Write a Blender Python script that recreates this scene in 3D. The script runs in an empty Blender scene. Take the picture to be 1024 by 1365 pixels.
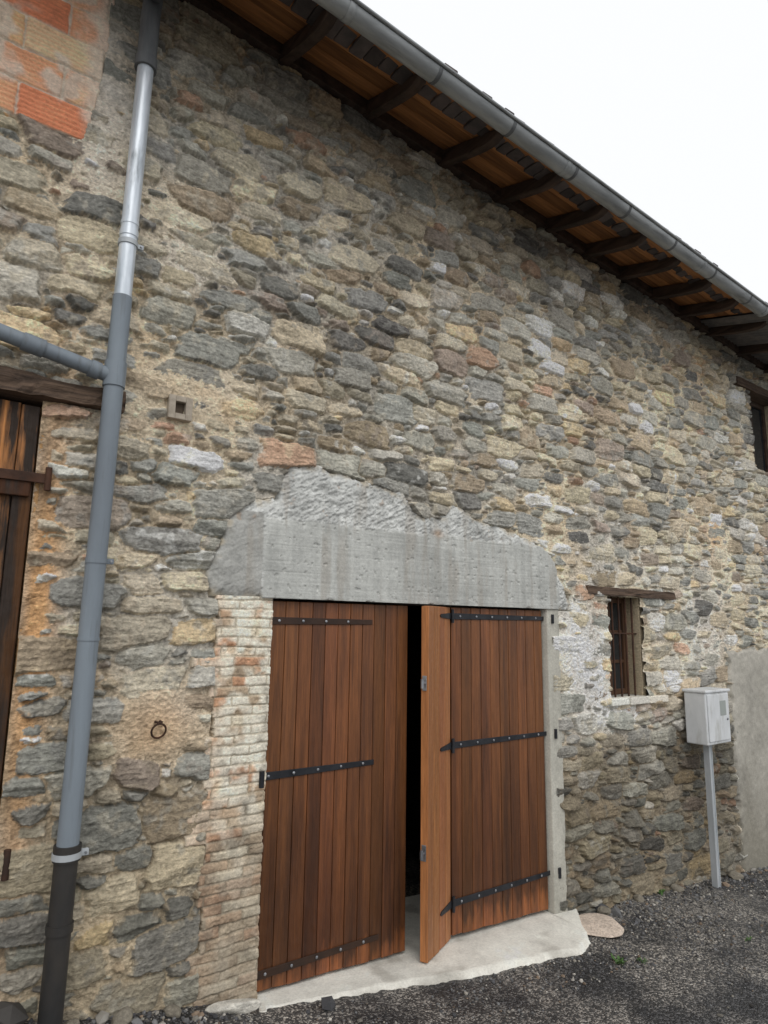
import bpy, numpy as np, math, bmesh
from mathutils import Vector, Matrix
rng=np.random.default_rng(11)
D=bpy.data; scene=bpy.context.scene

# ------------------------------------------------------------------ helpers
def lin(c,k=1.0):
    c=np.asarray(c,float)/255.0
    l=np.where(c<=0.04045,c/12.92,((c+0.055)/1.055)**2.4)
    return np.clip(l*k,0,0.92)
def hsh(ix,iz,seed):
    h=(ix.astype(np.int64)*374761393+iz.astype(np.int64)*668265263+seed*974634777)&0xffffffff
    h=((h^(h>>13))*1274126177)&0xffffffff
    h=((h^(h>>16))*2246822519)&0xffffffff
    h=h^(h>>15)
    return (h&0xffffff)/float(0xffffff)*2-1
def vn(x,z,s,seed):
    if np.isscalar(s): s=(s,s)
    a=x/s[0]; b=z/s[1]
    ia=np.floor(a); ib=np.floor(b); fa=a-ia; fb=b-ib
    fa=fa*fa*(3-2*fa); fb=fb*fb*(3-2*fb)
    ia=ia.astype(np.int64); ib=ib.astype(np.int64)
    return (hsh(ia,ib,seed)*(1-fa)+hsh(ia+1,ib,seed)*fa)*(1-fb)+(hsh(ia,ib+1,seed)*(1-fa)+hsh(ia+1,ib+1,seed)*fa)*fb
def fbm(x,z,s,seed,o=3):
    if np.isscalar(s): s=(s,s)
    r=0;a=1.;t=0
    for k in range(o):
        r=r+a*vn(x,z,(s[0]/2**k,s[1]/2**k),seed+k*17); t+=a; a*=.55
    return r/t*1.3
def sm(x,a,b):
    t=np.clip((x-a)/(b-a),0,1); return t*t*(3-2*t)
def psdf(x,z,poly):
    d=np.full(x.shape,1e9); ins=np.zeros(x.shape,bool); n=len(poly)
    for i in range(n):
        ax,az=poly[i]; bx,bz=poly[(i+1)%n]
        ex,ez=bx-ax,bz-az; wx=x-ax; wz=z-az
        t=np.clip((wx*ex+wz*ez)/(ex*ex+ez*ez+1e-12),0,1)
        d=np.minimum(d,(wx-ex*t)**2+(wz-ez*t)**2)
        c=((az<=z)!=(bz<=z))
        if ez!=0:
            xi=ax+(z-az)/ez*ex
            ins^=c&(x<xi)
    d=np.sqrt(d); return np.where(ins,d,-d)
def raw_mesh(name,verts,quads,cols=None,mat=None,parent=None,smooth=True):
    me=D.meshes.new(name); nv=len(verts); nf=len(quads); k=quads.shape[1]
    me.vertices.add(nv); me.vertices.foreach_set('co',np.ascontiguousarray(verts,dtype=np.float32).ravel())
    me.loops.add(nf*k); me.loops.foreach_set('vertex_index',np.ascontiguousarray(quads,dtype=np.int32).ravel())
    me.polygons.add(nf); me.polygons.foreach_set('loop_start',np.arange(0,nf*k,k,dtype=np.int32))
    me.polygons.foreach_set('use_smooth',np.full(nf,smooth,dtype=bool))
    me.update(calc_edges=True); me.validate()
    if cols is not None:
        a=me.attributes.new('Col','FLOAT_COLOR','POINT')
        c=np.ones((nv,4),np.float32); c[:,:3]=cols; a.data.foreach_set('color',c.ravel())
    ob=D.objects.new(name,me); scene.collection.objects.link(ob)
    if mat: me.materials.append(mat)
    if parent: ob.parent=parent
    return ob
def grid_mesh(name,X,Y,Z,keep,cols,mat,parent=None,flip=False):
    nz,nx=X.shape
    idx=np.arange(nz*nx).reshape(nz,nx)
    q=np.stack([idx[:-1,:-1],idx[:-1,1:],idx[1:,1:],idx[1:,:-1]],-1)
    if flip: q=q[...,::-1]
    q=q[keep] if keep is not None else q.reshape(-1,4)
    used=np.unique(q); rm=np.full(nz*nx,-1,np.int64); rm[used]=np.arange(len(used))
    V=np.stack([X.ravel(),Y.ravel(),Z.ravel()],-1)[used]
    C=cols.reshape(-1,3)[used] if cols is not None else None
    return raw_mesh(name,V,rm[q],C,mat,parent)
def empty(name):
    e=D.objects.new(name,None); scene.collection.objects.link(e); return e
def boxes(name,lst,mat,parent=None,bevel=0.004,M=None,seg=2):
    V=[];Q=[];C=[]
    for b in lst:
        x0,x1,y0,y1,z0,z1=b[:6]; tint=b[6] if len(b)>6 else (1,1,1); zb=b[7] if len(b)>7 else (z0,z0); zt=b[8] if len(b)>8 else (z1,z1)
        o=len(V)
        V+=[(x0,y0,zb[0]),(x1,y0,zb[1]),(x1,y1,zb[1]),(x0,y1,zb[0]),(x0,y0,zt[0]),(x1,y0,zt[1]),(x1,y1,zt[1]),(x0,y1,zt[0])]
        Q+=[(o,o+3,o+2,o+1),(o+4,o+5,o+6,o+7),(o,o+1,o+5,o+4),(o+1,o+2,o+6,o+5),(o+2,o+3,o+7,o+6),(o+3,o,o+4,o+7)]
        C+=[tint]*8
    V=np.array(V,float)
    if M is not None:
        V=np.array([tuple(M@Vector(v)) for v in V])
    ob=raw_mesh(name,V,np.array(Q),np.array(C,float),mat,parent,smooth=False)
    if bevel>0:
        m=ob.modifiers.new('bevel','BEVEL'); m.width=bevel; m.segments=seg; m.limit_method='ANGLE'
    return ob
def tube(name,segs,mat,parent=None,n=24,cap=True):
    V=[];Q=[];T=[]
    for path in segs:
        pts=[Vector(p) for p,_ in path]; rs=[r for _,r in path]; o=len(V); up=None
        for i,p in enumerate(pts):
            d=(pts[min(i+1,len(pts)-1)]-pts[max(i-1,0)]).normalized() if (pts[min(i+1,len(pts)-1)]-pts[max(i-1,0)]).length>1e-9 else Vector((0,0,1))
            if up is None: up=Vector((0,1,0)) if abs(d.y)<.9 else Vector((1,0,0))
            a=d.cross(up).normalized(); b=a.cross(d).normalized(); up=b
            for k in range(n):
                t=2*math.pi*k/n; V.append(tuple(p+(a*math.cos(t)+b*math.sin(t))*rs[i]))
        for i in range(len(pts)-1):
            for k in range(n):
                k2=(k+1)%n; Q.append((o+i*n+k,o+i*n+k2,o+(i+1)*n+k2,o+(i+1)*n+k))
        if cap:
            for i,pp in ((0,pts[0]),(len(pts)-1,pts[-1])):
                c=len(V); V.append(tuple(pp))
                for k in range(0,n,1):
                    k2=(k+1)%n; Q.append((o+i*n+k,o+i*n+k2,c,c))
    me=D.meshes.new(name); me.from_pydata(V,[],[tuple(dict.fromkeys(q)) for q in Q]); 
    for p in me.polygons: p.use_smooth=True
    ob=D.objects.new(name,me); scene.collection.objects.link(ob); me.materials.append(mat)
    bm=bmesh.new(); bm.from_mesh(me); bmesh.ops.recalc_face_normals(bm,faces=bm.faces); bm.to_mesh(me); bm.free()
    m=ob.modifiers.new('es','EDGE_SPLIT'); m.split_angle=math.radians(40)
    if parent: ob.parent=parent
    return ob

# ------------------------------------------------------------------ materials
def pmat(name,c1=(.5,.5,.5),c2=None,attr=False,scale=(8,8,8),ramp=(.35,.65),rough=.85,metal=0.,bump=.3,bdist=.01,bscale=(40,40,40),
         c3=None,s3=(3,3,3),r3=(.5,.7),spec=.3,fine=None,finev=.25,zmix=None,rvar=True):
    m=D.materials.new(name); m.use_nodes=True; nt=m.node_tree; N=nt.nodes; L=nt.links; N.clear()
    out=N.new('ShaderNodeOutputMaterial'); b=N.new('ShaderNodeBsdfPrincipled'); L.new(b.outputs[0],out.inputs[0])
    b.inputs['Roughness'].default_value=rough; b.inputs['Metallic'].default_value=metal; b.inputs['Specular IOR Level'].default_value=spec
    tc=N.new('ShaderNodeTexCoord')
    def noise(sc,detail=5,rg=.6,dist=0):
        mp=N.new('ShaderNodeMapping'); mp.inputs['Scale'].default_value=sc; L.new(tc.outputs['Object'],mp.inputs[0])
        n=N.new('ShaderNodeTexNoise'); n.inputs['Scale'].default_value=1; n.inputs['Detail'].default_value=detail; n.inputs['Roughness'].default_value=rg; n.inputs['Distortion'].default_value=dist
        L.new(mp.outputs[0],n.inputs['Vector']); return n.outputs['Fac']
    def rmp(fac,a,bb,v0=0.,v1=1.):
        r=N.new('ShaderNodeMapRange'); r.inputs[1].default_value=a; r.inputs[2].default_value=bb; r.inputs[3].default_value=v0; r.inputs[4].default_value=v1; L.new(fac,r.inputs[0]); return r.outputs[0]
    def mix(f,a,bb,mode='MIX'):
        x=N.new('ShaderNodeMix'); x.data_type='RGBA'; x.blend_type=mode
        if isinstance(f,(int,float)): x.inputs[0].default_value=f
        else: L.new(f,x.inputs[0])
        for s,v in ((6,a),(7,bb)):
            if hasattr(v,'links'): L.new(v,x.inputs[s])
            else: x.inputs[s].default_value=(*v,1)
        return x.outputs[2]
    if c2 is not None: col=mix(rmp(noise(scale,dist=.3),*ramp),c1,c2)
    else: col=None
    if attr:
        at=N.new('ShaderNodeAttribute'); at.attribute_name='Col'
        col=mix(1.0,at.outputs['Color'],col,'MULTIPLY') if col is not None else at.outputs['Color']
    if col is None: col=mix(0.,c1,c1)
    if c3 is not None: col=mix(rmp(noise(s3),*r3),col,c3)
    if zmix is not None:
        sp=N.new('ShaderNodeSeparateXYZ'); L.new(tc.outputs['Object'],sp.inputs[0])
        nz=rmp(noise((14,14,3)),.3,.7,-.12,.12)
        ad=N.new('ShaderNodeMath'); L.new(sp.outputs[2],ad.inputs[0]); L.new(nz,ad.inputs[1])
        col=mix(rmp(ad.outputs[0],zmix[1],zmix[0]),col,mix(1.,col,zmix[2],'MULTIPLY'))
        if len(zmix)>3: col=mix(rmp(ad.outputs[0],zmix[4],zmix[3]),col,mix(1.,col,zmix[5],'MULTIPLY'))
    if fine is not None:
        f=rmp(noise(fine,5,.75),.3,.7,1-finev,1+finev)
        cc=N.new('ShaderNodeCombineColor'); [L.new(f,cc.inputs[i]) for i in range(3)]
        col=mix(1.,col,cc.outputs[0],'MULTIPLY')
    L.new(col,b.inputs['Base Color'])
    if bump>0:
        bp=N.new('ShaderNodeBump'); bp.inputs['Strength'].default_value=bump; bp.inputs['Distance'].default_value=bdist
        L.new(noise(bscale,5,.68),bp.inputs['Height']); L.new(bp.outputs[0],b.inputs['Normal'])
        if rough>.3 and rvar: 
            L.new(rmp(noise((bscale[0]*.3,)*3,2),.3,.7,max(rough-.12,.05),min(rough+.1,1)),b.inputs['Roughness'])
    return m
M_stone=pmat('rubble_stone',attr=True,rough=.88,bump=1.0,bdist=.018,bscale=(38,38,60),fine=(48,48,80),finev=.34,rvar=False)
M_conc=pmat('cast_concrete',attr=True,rough=.9,bump=.4,bdist=.007,bscale=(70,70,90),fine=(60,60,60),finev=.18,rvar=False)
M_brick=pmat('old_brick',attr=True,rough=.9,bump=.6,bdist=.008,bscale=(70,70,110),fine=(60,60,90),finev=.26,rvar=False)
M_gravel=pmat('gravel_stone',attr=True,rough=.8,bump=.3,bdist=.002,bscale=(150,150,150))
wood_kw=dict(attr=True,scale=(26,26,1.0),ramp=(.25,.78),bump=.35,bdist=.004,bscale=(90,90,4),fine=(110,110,5),finev=.34)
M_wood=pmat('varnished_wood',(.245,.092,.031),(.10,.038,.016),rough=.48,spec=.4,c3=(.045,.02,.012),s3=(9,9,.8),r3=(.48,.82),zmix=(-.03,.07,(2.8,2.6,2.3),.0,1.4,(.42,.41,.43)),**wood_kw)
M_wood2=pmat('varnished_wood_light',(.42,.175,.065),(.24,.098,.038),rough=.52,spec=.35,**wood_kw)
M_shut=pmat('weathered_shutter_wood',(.56,.24,.08),(.26,.12,.05),rough=.75,c3=(.035,.024,.018),s3=(14,14,1.6),r3=(.44,.57),**wood_kw)
M_timber=pmat('old_timber',(.17,.115,.08),(.06,.042,.032),attr=True,scale=(2,30,40),rough=.85,bump=.8,bdist=.012,bscale=(5,70,80),fine=(8,120,150),finev=.3)
M_soffit=pmat('soffit_boards',(.42,.195,.075),(.22,.098,.04),attr=True,scale=(1.2,30,30),rough=.7,bump=.2,bdist=.004,bscale=(4,80,80))
M_rafter=pmat('rafter_wood',(.085,.055,.04),(.035,.024,.018),attr=True,scale=(12,3,20),rough=.8,bump=.5,bdist=.006,bscale=(40,8,60))
M_iron=pmat('black_iron',(.012,.014,.018),(.03,.032,.038),rough=.5,metal=.3,bump=.25,bdist=.003,bscale=(60,60,60),spec=.5)
M_ironb=pmat('brown_painted_iron',(.05,.026,.016),(.03,.018,.013),rough=.55,bump=.25,bdist=.003,bscale=(60,60,60))
M_bolt=pmat('galvanised_bolt',(.42,.43,.45),(.25,.26,.28),rough=.4,metal=.8,bump=0)
M_rust=pmat('rusty_iron',(.09,.04,.022),(.04,.024,.018),rough=.8,bump=.5,bdist=.003,bscale=(80,80,80))
M_pvc=pmat('grey_pvc',(.235,.275,.31),(.185,.215,.245),scale=(6,6,1.2),rough=.5,bump=.06,bdist=.002,bscale=(30,30,6),c3=(.12,.13,.135),s3=(20,20,1.5),r3=(.52,.8))
M_zinc=pmat('zinc',(.80,.86,.92),(.42,.48,.53),scale=(14,14,2.0),rough=.30,metal=.25,bump=.1,bdist=.002,bscale=(20,20,5),spec=.8,c3=(.24,.27,.29),s3=(16,16,3),r3=(.58,.75))
M_pvcd=pmat('dull_grey_pipe',(.16,.17,.175),(.10,.105,.11),scale=(10,10,2),rough=.6,bump=.1,bdist=.002)
M_cast=pmat('black_cast_iron',(.022,.022,.022),(.04,.035,.03),scale=(10,10,3),rough=.55,bump=.35,bdist=.004,bscale=(40,40,20),spec=.5)
M_gut=pmat('gutter_metal',(.40,.42,.425),(.25,.265,.27),scale=(3,14,14),rough=.5,metal=.2,bump=.1,bdist=.002,bscale=(6,30,30),spec=.5,c3=(.12,.12,.115),s3=(2,18,18),r3=(.56,.8))
M_tile=pmat('roof_tile',(.05,.045,.045),(.09,.075,.07),attr=True,rough=.8,bump=.5,bdist=.006)
M_corr=pmat('corrugated_sheet',(.12,.12,.12),(.2,.18,.17),rough=.6,metal=.2,bump=.1)
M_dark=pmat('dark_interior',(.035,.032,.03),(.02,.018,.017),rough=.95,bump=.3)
M_glass=pmat('window_glass',(.02,.024,.028),(.03,.034,.038),rough=.12,bump=0,spec=.5)
M_white=pmat('meter_box_plastic',(.72,.74,.75),(.60,.62,.63),scale=(6,6,3),rough=.55,bump=.08,bdist=.002,c3=(.40,.40,.37),s3=(9,9,3),r3=(.54,.8))
M_post=pmat('galvanised_post',(.55,.58,.60),(.42,.45,.47),scale=(10,10,2),rough=.5,metal=.2,bump=.1,bdist=.002)
M_slab=pmat('threshold_concrete',attr=True,rough=.9,bump=.5,bdist=.008,bscale=(50,50,50),fine=(60,60,60),finev=.16)
M_leaf=pmat('weed_leaf',(.06,.13,.03),(.09,.17,.05),rough=.6,bump=0)

# ------------------------------------------------------------------ WALL (real relief)
barn=empty('stone_barn')
def wt(x): return 6.0-.07*x
def gz(x): return 5.66-.055*x
LINT=[(-.42,2.17),(-.43,2.28),(-.42,2.41),(-.37,2.52),(-.33,2.67),(-.17,2.80),(-.02,2.84),(.02,2.94),(.07,3.05),(.2,3.08),(.33,3.08),(.55,3.06),(.77,3.03),(1.0,2.98),(1.08,2.92),(1.16,2.85),(1.25,2.83),(1.38,2.86),(1.48,2.96),(1.6,2.95),(1.7,2.9),(1.8,2.88),(2.0,2.85),(2.23,2.81),(2.45,2.75),(2.6,2.66),(2.68,2.55),(2.74,2.44),(2.86,2.3),(2.88,2.17)]
PIL=[(-.36,-.2),(0.02,-.2),(.02,2.22),(-.37,2.22)]
BRK=[(-3.2,6.4),(-1.2,6.4),(-1.22,5.2),(-1.29,4.71),(-1.49,4.70),(-1.71,4.69),(-2.2,4.74),(-3.2,4.8)]
REND=[(5.49,-1.2),(5.50,1.80),(6.6,1.86),(10.2,2.0),(10.2,-1.2)]
xs=[-3.2]
while xs[-1]<10:
    x=xs[-1]; xs.append(x+(.012 if x<-1.75 else .0056+max(0,x-.8)*.0009 if x<7.4 else .03))
xs=np.array(xs)
zs=[-1.0]
while zs[-1]<6.35:
    z=zs[-1]; zs.append(z+(.02 if z<-.5 else .0055 if z<3.2 else .0062))
zs=np.array(zs)
X,Z=np.meshgrid(xs,zs)
def Mmap(x,z):
    m=.4*fbm(x,z,.9,5,2)-.02
    def blob(cx,cz,rx,rz,a): return a*np.exp(-((x-cx)/rx)**2-((z-cz)/rz)**2)
    m=m+blob(-.66,3.35,.42,.22,1.1)+blob(-.66,1.5,.24,.19,1.9)+blob(3.05,1.75,.3,.5,1.0)+blob(-1.15,5.0,.16,.7,1.3)+blob(-1.2,2.2,.10,1.2,.5)
    m=m+blob(5.4,4.6,.3,.6,.5)+blob(5.5,3.2,.3,.5,.5)+blob(3.0,2.75,.4,.3,.4)+blob(-.65,4.2,.25,.15,.5)+blob(5.2,2.0,.4,.3,.6)
    m=m-blob(1.8,4.2,1.8,1.0,.35)-blob(3.6,.7,1.2,.6,.5)
    return m
cell=.01; ox,oz=-3.25,-1.05; ow,oh=int(13.4/cell),int(7.5/cell)
occ=np.zeros((oh,ow),bool)
S=[]
def excluded(x,z):
    def ins(poly):
        n=len(poly);c=False
        for i in range(n):
            ax,az=poly[i];bx,bz=poly[(i+1)%n]
            if (az<=z)!=(bz<=z) and x<ax+(z-az)/(bz-az)*(bx-ax): c=not c
        return c
    return ins(LINT) or ins(PIL) or ins(BRK) or (x>5.55 and z<1.75) or (0<x<2.66 and z<2.3) or (-3<x<-1.27 and .3<z<3.14) or (3.42<x<3.91 and 1.4<z<2.3) or (((x+.66)/.24)**2+((z-1.5)/.19)**2<1) or (abs(x+.66)<.14 and abs(z-3.27)<.11)
CH=.125
for cls,(tries,a0,a1,r0,r1,ov) in enumerate([(3800,.12,.20,.30,.52,.02),(28000,.065,.14,.28,.54,.06),(28000,.04,.08,.26,.56,.09),(20000,.02,.042,.35,.8,.12)]):
    px=rng.uniform(-3.1,9.9,tries); pz=rng.uniform(-.75,6.3,tries)
    if cls in (0,1):
        wv=.05*fbm(px,pz,(1.6,.8),301,2); zsn=np.round((pz-wv)/CH)*CH+wv
        snap=rng.random(tries)<(.85 if cls==1 else .7); pz=np.where(snap,zsn+rng.normal(0,.008,tries),pz)
    mm=Mmap(px,pz)
    aa=rng.uniform(a0,a1,tries); rr=rng.uniform(r0,r1,tries); pr=rng.random(tries)
    tt=rng.normal(0,.06,tries)+.07*fbm(px,pz,1.3,303,2)
    for i in range(tries):
        x,z=px[i],pz[i]
        ix=int((x-ox)/cell); iz=int((z-oz)/cell)
        if occ[iz,ix] or pr[i]<mm[i]*(.9 if cls else .6)-.18: continue
        a=aa[i]; b=a*rr[i]
        if cls<2: b=min(max(b,.030),.09)
        if z<1.4 and x<0: b*=1.2
        hx=int(a*1.05/cell)+1; hz=int((b+a*abs(tt[i]))*1.05/cell)+1
        i0,i1=max(iz-hz,0),min(iz+hz+1,oh); j0,j1=max(ix-hx,0),min(ix+hx+1,ow)
        gx=(np.arange(j0,j1)+.5)*cell+ox-x; gzz=(np.arange(i0,i1)+.5)*cell+oz-z
        c,s=math.cos(tt[i]),math.sin(tt[i])
        qx=(gx[None]*c+gzz[:,None]*s)/a; qz=(-gx[None]*s+gzz[:,None]*c)/b
        e=(qx**4+qz**4)<.95
        sub=occ[i0:i1,j0:j1]
        if (sub&e).sum()>ov*e.sum(): continue
        if excluded(x,z): continue
        sub|=e
        S.append((x,z,a,b,tt[i],cls))
S=np.array(S); NS=len(S)
wx=X+.006*fbm(X,Z,.10,21,2)+.004*fbm(X,Z,.02,22,2); wz=Z+.005*fbm(X,Z,.09,23,2)+.0035*fbm(X,Z,.02,24,2)
D1=np.full(X.shape,.2,np.float32); D2=np.full(X.shape,.2,np.float32); ID=np.full(X.shape,-1,np.int32)
for i in range(NS):
    x,z,a,b,t,cls=S[i]
    a*=1.11; b*=1.15
    an=[0,math.pi/2,math.pi,-math.pi/2]; an=[v+rng.normal(0,.17) for v in an]; rj=[rng.uniform(.88,1.08) for _ in an]
    for k in range(int(rng.integers(1,4))):
        an.append(math.pi/4+math.pi/2*rng.integers(0,4)+rng.normal(0,.25)); rj.append(rng.uniform(.84,1.2))
    R=1.35
    j0,j1=np.searchsorted(xs,[x-a*R-.02,x+a*R+.02]); i0,i1=np.searchsorted(zs,[z-b*R-a*abs(t)-.02,z+b*R+a*abs(t)+.02])
    if j1<=j0 or i1<=i0: continue
    lx=wx[i0:i1,j0:j1]-x; lz=wz[i0:i1,j0:j1]-z
    c,s=math.cos(t),math.sin(t)
    qx=(lx*c+lz*s)/a; qz=(-lx*s+lz*c)/b
    d=0
    for k in range(len(an)):
        v=np.maximum((qx*math.cos(an[k])+qz*math.sin(an[k]))/rj[k],0)
        v2=v*v; v4=v2*v2; v8=v4*v4; d=d+v8*v4
    d=d**(1/12.)
    sd=(d-1)*b*1.1
    A=D1[i0:i1,j0:j1]; B=D2[i0:i1,j0:j1]; I=ID[i0:i1,j0:j1]
    nw=sd<A
    B[:]=np.where(nw,A,np.minimum(B,sd)); A[:]=np.where(nw,sd,A); I[:]=np.where(nw,i,I)
MM=Mmap(X,Z)
jw=.0035+.006*np.clip(fbm(X,Z,.25,31,2)*.5+.5,0,1)
e=np.minimum(-D1,(D2-D1)*.5-jw)
ids=np.clip(ID,0,None)
Hi=rng.uniform(.018,.052,NS)*np.where(S[:,5]==3,.7,1); re=rng.uniform(.003,.009,NS)
cx,cz,ca,cb=S[:,0],S[:,1],S[:,2],S[:,3]
LX=(X-cx[ids])/ca[ids]; LZ=(Z-cz[ids])/cb[ids]
g=[rng.normal(0,1,NS) for _ in range(6)]
f1=1.0+.16*(g[0][ids]*LX+g[1][ids]*LZ)
f2=1.02+.5*(g[2][ids]*LX+g[3][ids]*LZ)
f3=1.08+.55*(g[4][ids]*LX+g[5][ids]*LZ)
fac=np.clip(np.minimum(np.minimum(f1,f2),f3),.3,1.3)
prof=sm(e,-.001,re[ids])
n1=fbm(X,Z,.06,41,3); n2=fbm(X,Z,.018,42,3); n3=vn(X,Z,.0075,43); nst=fbm(X,Z,(.16,.012),44,2)
rid=np.abs(fbm(X,Z,.045,46,3))
hs=np.where((ID>=0)&(e>-.003),Hi[ids]*fac*prof+.005*n1+.003*n2+.0014*n3+.0035*nst-.007*rid+.002,-1)
hm=-.007+.031*np.clip(MM+.12,0,1)+.006*n1+.006*n2+.0026*n3+.008*fbm(X,Z,.3,45,2)
isst=hs>hm+.0015*n2
h=np.maximum(hs,hm)
for poly in (LINT,PIL,BRK):
    sd=psdf(X,Z,poly); cov=sd>.015; h=np.where(cov,-.02,h); isst&=~cov
K=1.72; KS=2.38; KM=2.15
pal=[((113,114,111),3.7),((130,129,123),4.4),((92,92,90),1.5),((147,140,124),2.8),((130,120,105),1.9),((151,138,115),.8),((136,115,100),.3),((178,174,163),1.0),((118,110,102),.8),((138,133,121),2.8)]
pc=np.array([lin(p[0],KS) for p in pal]); pw=np.array([p[1] for p in pal]); pw/=pw.sum()
ci=rng.choice(len(pal),NS,p=pw)
base=pc[ci]*rng.uniform(.76,1.2,(NS,1))*rng.uniform(.985,1.015,(NS,3))*np.array([1.03,1.0,.95])
ci2=rng.choice(len(pal),NS,p=pw)
sc=base[ids]
mixv=sm(fbm(X,Z,.06,51,3),.1,.6)[...,None]*.5
sc=sc*(1-mixv)+pc[ci2][ids]*mixv
sc*= (1+.18*n1+.20*n2+.14*n3+.18*nst)[...,None]
mc1=lin((163,151,131),KM); mc2=lin((151,146,136),KM); mc3=lin((163,145,120),KM); mc4=lin((188,184,174),KM)
w1=sm(fbm(X,Z,.7,61,3),-.3,.4)[...,None]; w2=(sm(fbm(X,Z,.35,62,3),.3,.7)*.55)[...,None]
def blobw(cx_,cz_,rx,rz): return np.exp(-((X-cx_)/rx)**2-((Z-cz_)/rz)**2)
w4=np.clip(blobw(3.05,1.75,.4,.6)+.7*blobw(5.1,2.2,.5,.5)+.5*blobw(-.6,4.2,.3,.2)+.8*blobw(3.7,1.25,.6,.2)+.5*blobw(-1.2,4.95,.18,.7),0,1)[...,None]*.8
w3=np.clip(blobw(-1.29,2.0,.09,1.3)*1.1+blobw(-.66,1.5,.22,.18)*.5+.7*blobw(5.4,5.1,.2,.2)+.7*blobw(5.45,3.1,.15,.25)+.7*blobw(5.42,4.2,.12,.22),0,1)[...,None]
mc=mc1*(1-w1)+mc2*w1; mc=mc*(1-w2)+mc3*w2; mc=mc*(1-w3)+lin((158,124,88),KM)*w3; mc=mc*(1-w4)+mc4*w4
mc=mc*(1+.16*n1+.20*n2+.16*n3)[...,None]
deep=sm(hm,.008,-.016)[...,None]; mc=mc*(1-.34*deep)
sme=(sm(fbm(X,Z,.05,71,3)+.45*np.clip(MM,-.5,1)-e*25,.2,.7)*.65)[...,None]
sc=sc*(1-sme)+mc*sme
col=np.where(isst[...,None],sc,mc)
wz_=1-.36*sm(Z,4.4,5.9)*np.ones_like(X)-.34*sm(Z+.15*fbm(X,Z,.5,81,2),2.0,.4)*(X<0)-.60*sm(Z+.2*fbm(X,Z,.4,82,2),1.35,.85)*(X>2.6)*(X<5.5)  # shade below the eaves painted into the wall top; low zones are moist
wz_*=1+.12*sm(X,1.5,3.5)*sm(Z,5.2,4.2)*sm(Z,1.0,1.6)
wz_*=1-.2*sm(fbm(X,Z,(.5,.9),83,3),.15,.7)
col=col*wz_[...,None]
damp_eave_tint=np.clip(sm(Z,1.8,.3)*.6*(X<.2)+.5*sm(Z,5,6)+.6*sm(Z,1.3,.8)*(X>2.6)*(X<5.5),0,1)[...,None]; col=col*(1-damp_eave_tint)+col*np.array([1.02,.97,.87])*damp_eave_tint  # warm tint: damp low zones, plus the painted shade below the eaves
col=np.clip(col,.008,.85)
Yw=-h
xc=.5*(X[:-1,:-1]+X[1:,1:]); zc=.5*(Z[:-1,:-1]+Z[1:,1:])
def rect(a,b,c,d): return (xc>a)&(xc<b)&(zc>c)&(zc<d)
keep=~(rect(0.0,2.6,-2,2.22)|rect(3.40,3.93,1.43,2.34)|rect(6.57,7.35,4.03,5.04)|rect(-2.6,-1.36,.7,3.18)|(zc>wt(xc)+.06))
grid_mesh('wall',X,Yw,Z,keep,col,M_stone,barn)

# ---- concrete lintel (relief)
gx=np.arange(-.48,2.94,.0055); gzv=np.arange(2.2,3.17,.0055); X2,Z2=np.meshgrid(gx,gzv)
sd=psdf(X2,Z2,LINT)+.026*fbm(X2,Z2,.10,101,3)+.014*fbm(X2,Z2,.03,102,3)
PAN=[(-.09,2.0),(-.09,2.69),(2.52,2.725),(2.67,2.6),(2.70,2.0)]
sp=psdf(X2,Z2,PAN); pan=sm(sp+.012*fbm(X2,Z2,.06,103,3),-.006,.012)
left=((X2<-.09)&(Z2<2.72)).astype(float)
th=math.radians(28); ux=X2*math.cos(th)+Z2*math.sin(th); uz=-X2*math.sin(th)+Z2*math.cos(th)
rough=.009*fbm(ux,uz,(.05,.014),104,3)+.009*np.abs(fbm(X2,Z2,.025,105,3))+.003*vn(X2,Z2,.008,106)+.008*fbm(X2,Z2,.15,119,2)
lines=np.minimum(np.abs(((Z2-2.2)/.165+.02*X2)%1-.5)*2,1); groove=sm(lines,.97,1.0)
smooth=.0015*fbm(X2,Z2,.05,107,3)+.0012*fbm(X2,Z2,(.3,.006),108,2)-.002*groove-.007*sm(fbm(X2,Z2,.03,109,2),.62,.8)
hh=pan*(.042+smooth)+(1-pan)*(.010+.026*sm(sd,0,.10)+rough*(1-.7*left))
hh=hh*sm(sd,-.008,.02)-.03*(1-sm(sd,-.008,.010))
cp=lin((145,146,142),K)*(1+.22*fbm(X2,Z2,.3,110,4)+.10*fbm(X2,Z2,(.4,.02),111,3)+.15*fbm(X2,Z2,(.04,.5),112,3)-.12*groove)[...,None]
cr=lin((152,153,150),K)*(1+.30*fbm(X2,Z2,.03,113,3)+.22*fbm(X2,Z2,.25,114,2)+.12*fbm(ux,uz,(.06,.014),104,3))[...,None]
cl=lin((136,136,132),K)*(1+.16*fbm(X2,Z2,.06,115,3))[...,None]
L_=left[...,None]; P_=pan[...,None]
cc=cp*P_+(1-P_)*(cl*L_+cr*(1-L_))
st=(sm(fbm(X2,Z2,(.06,.6),116,3),.1,.7)*.45)[...,None]; cc=cc*(1-st)+lin((126,120,111),K)*st
ed_=(sm(sd,.07,.0)*sm(fbm(X2,Z2,.06,118,2),-.4,.4)*(1-pan))[...,None]*.85; cc=cc*(1-ed_)+lin((146,137,120),K*1.05)*ed_
rs=(np.exp(-((X2-1.33)/.05)**2-((Z2-2.72)/.03)**2)+sm(fbm(X2,Z2,.05,117,3),.6,.9)*(Z2>2.66)*.7)[...,None]; rs=np.clip(rs,0,1)*.6
cc=cc*(1-rs)+lin((134,110,88),K)*rs
kp=(sd[:-1,:-1]>-.012)|(sd[1:,1:]>-.012)
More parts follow.
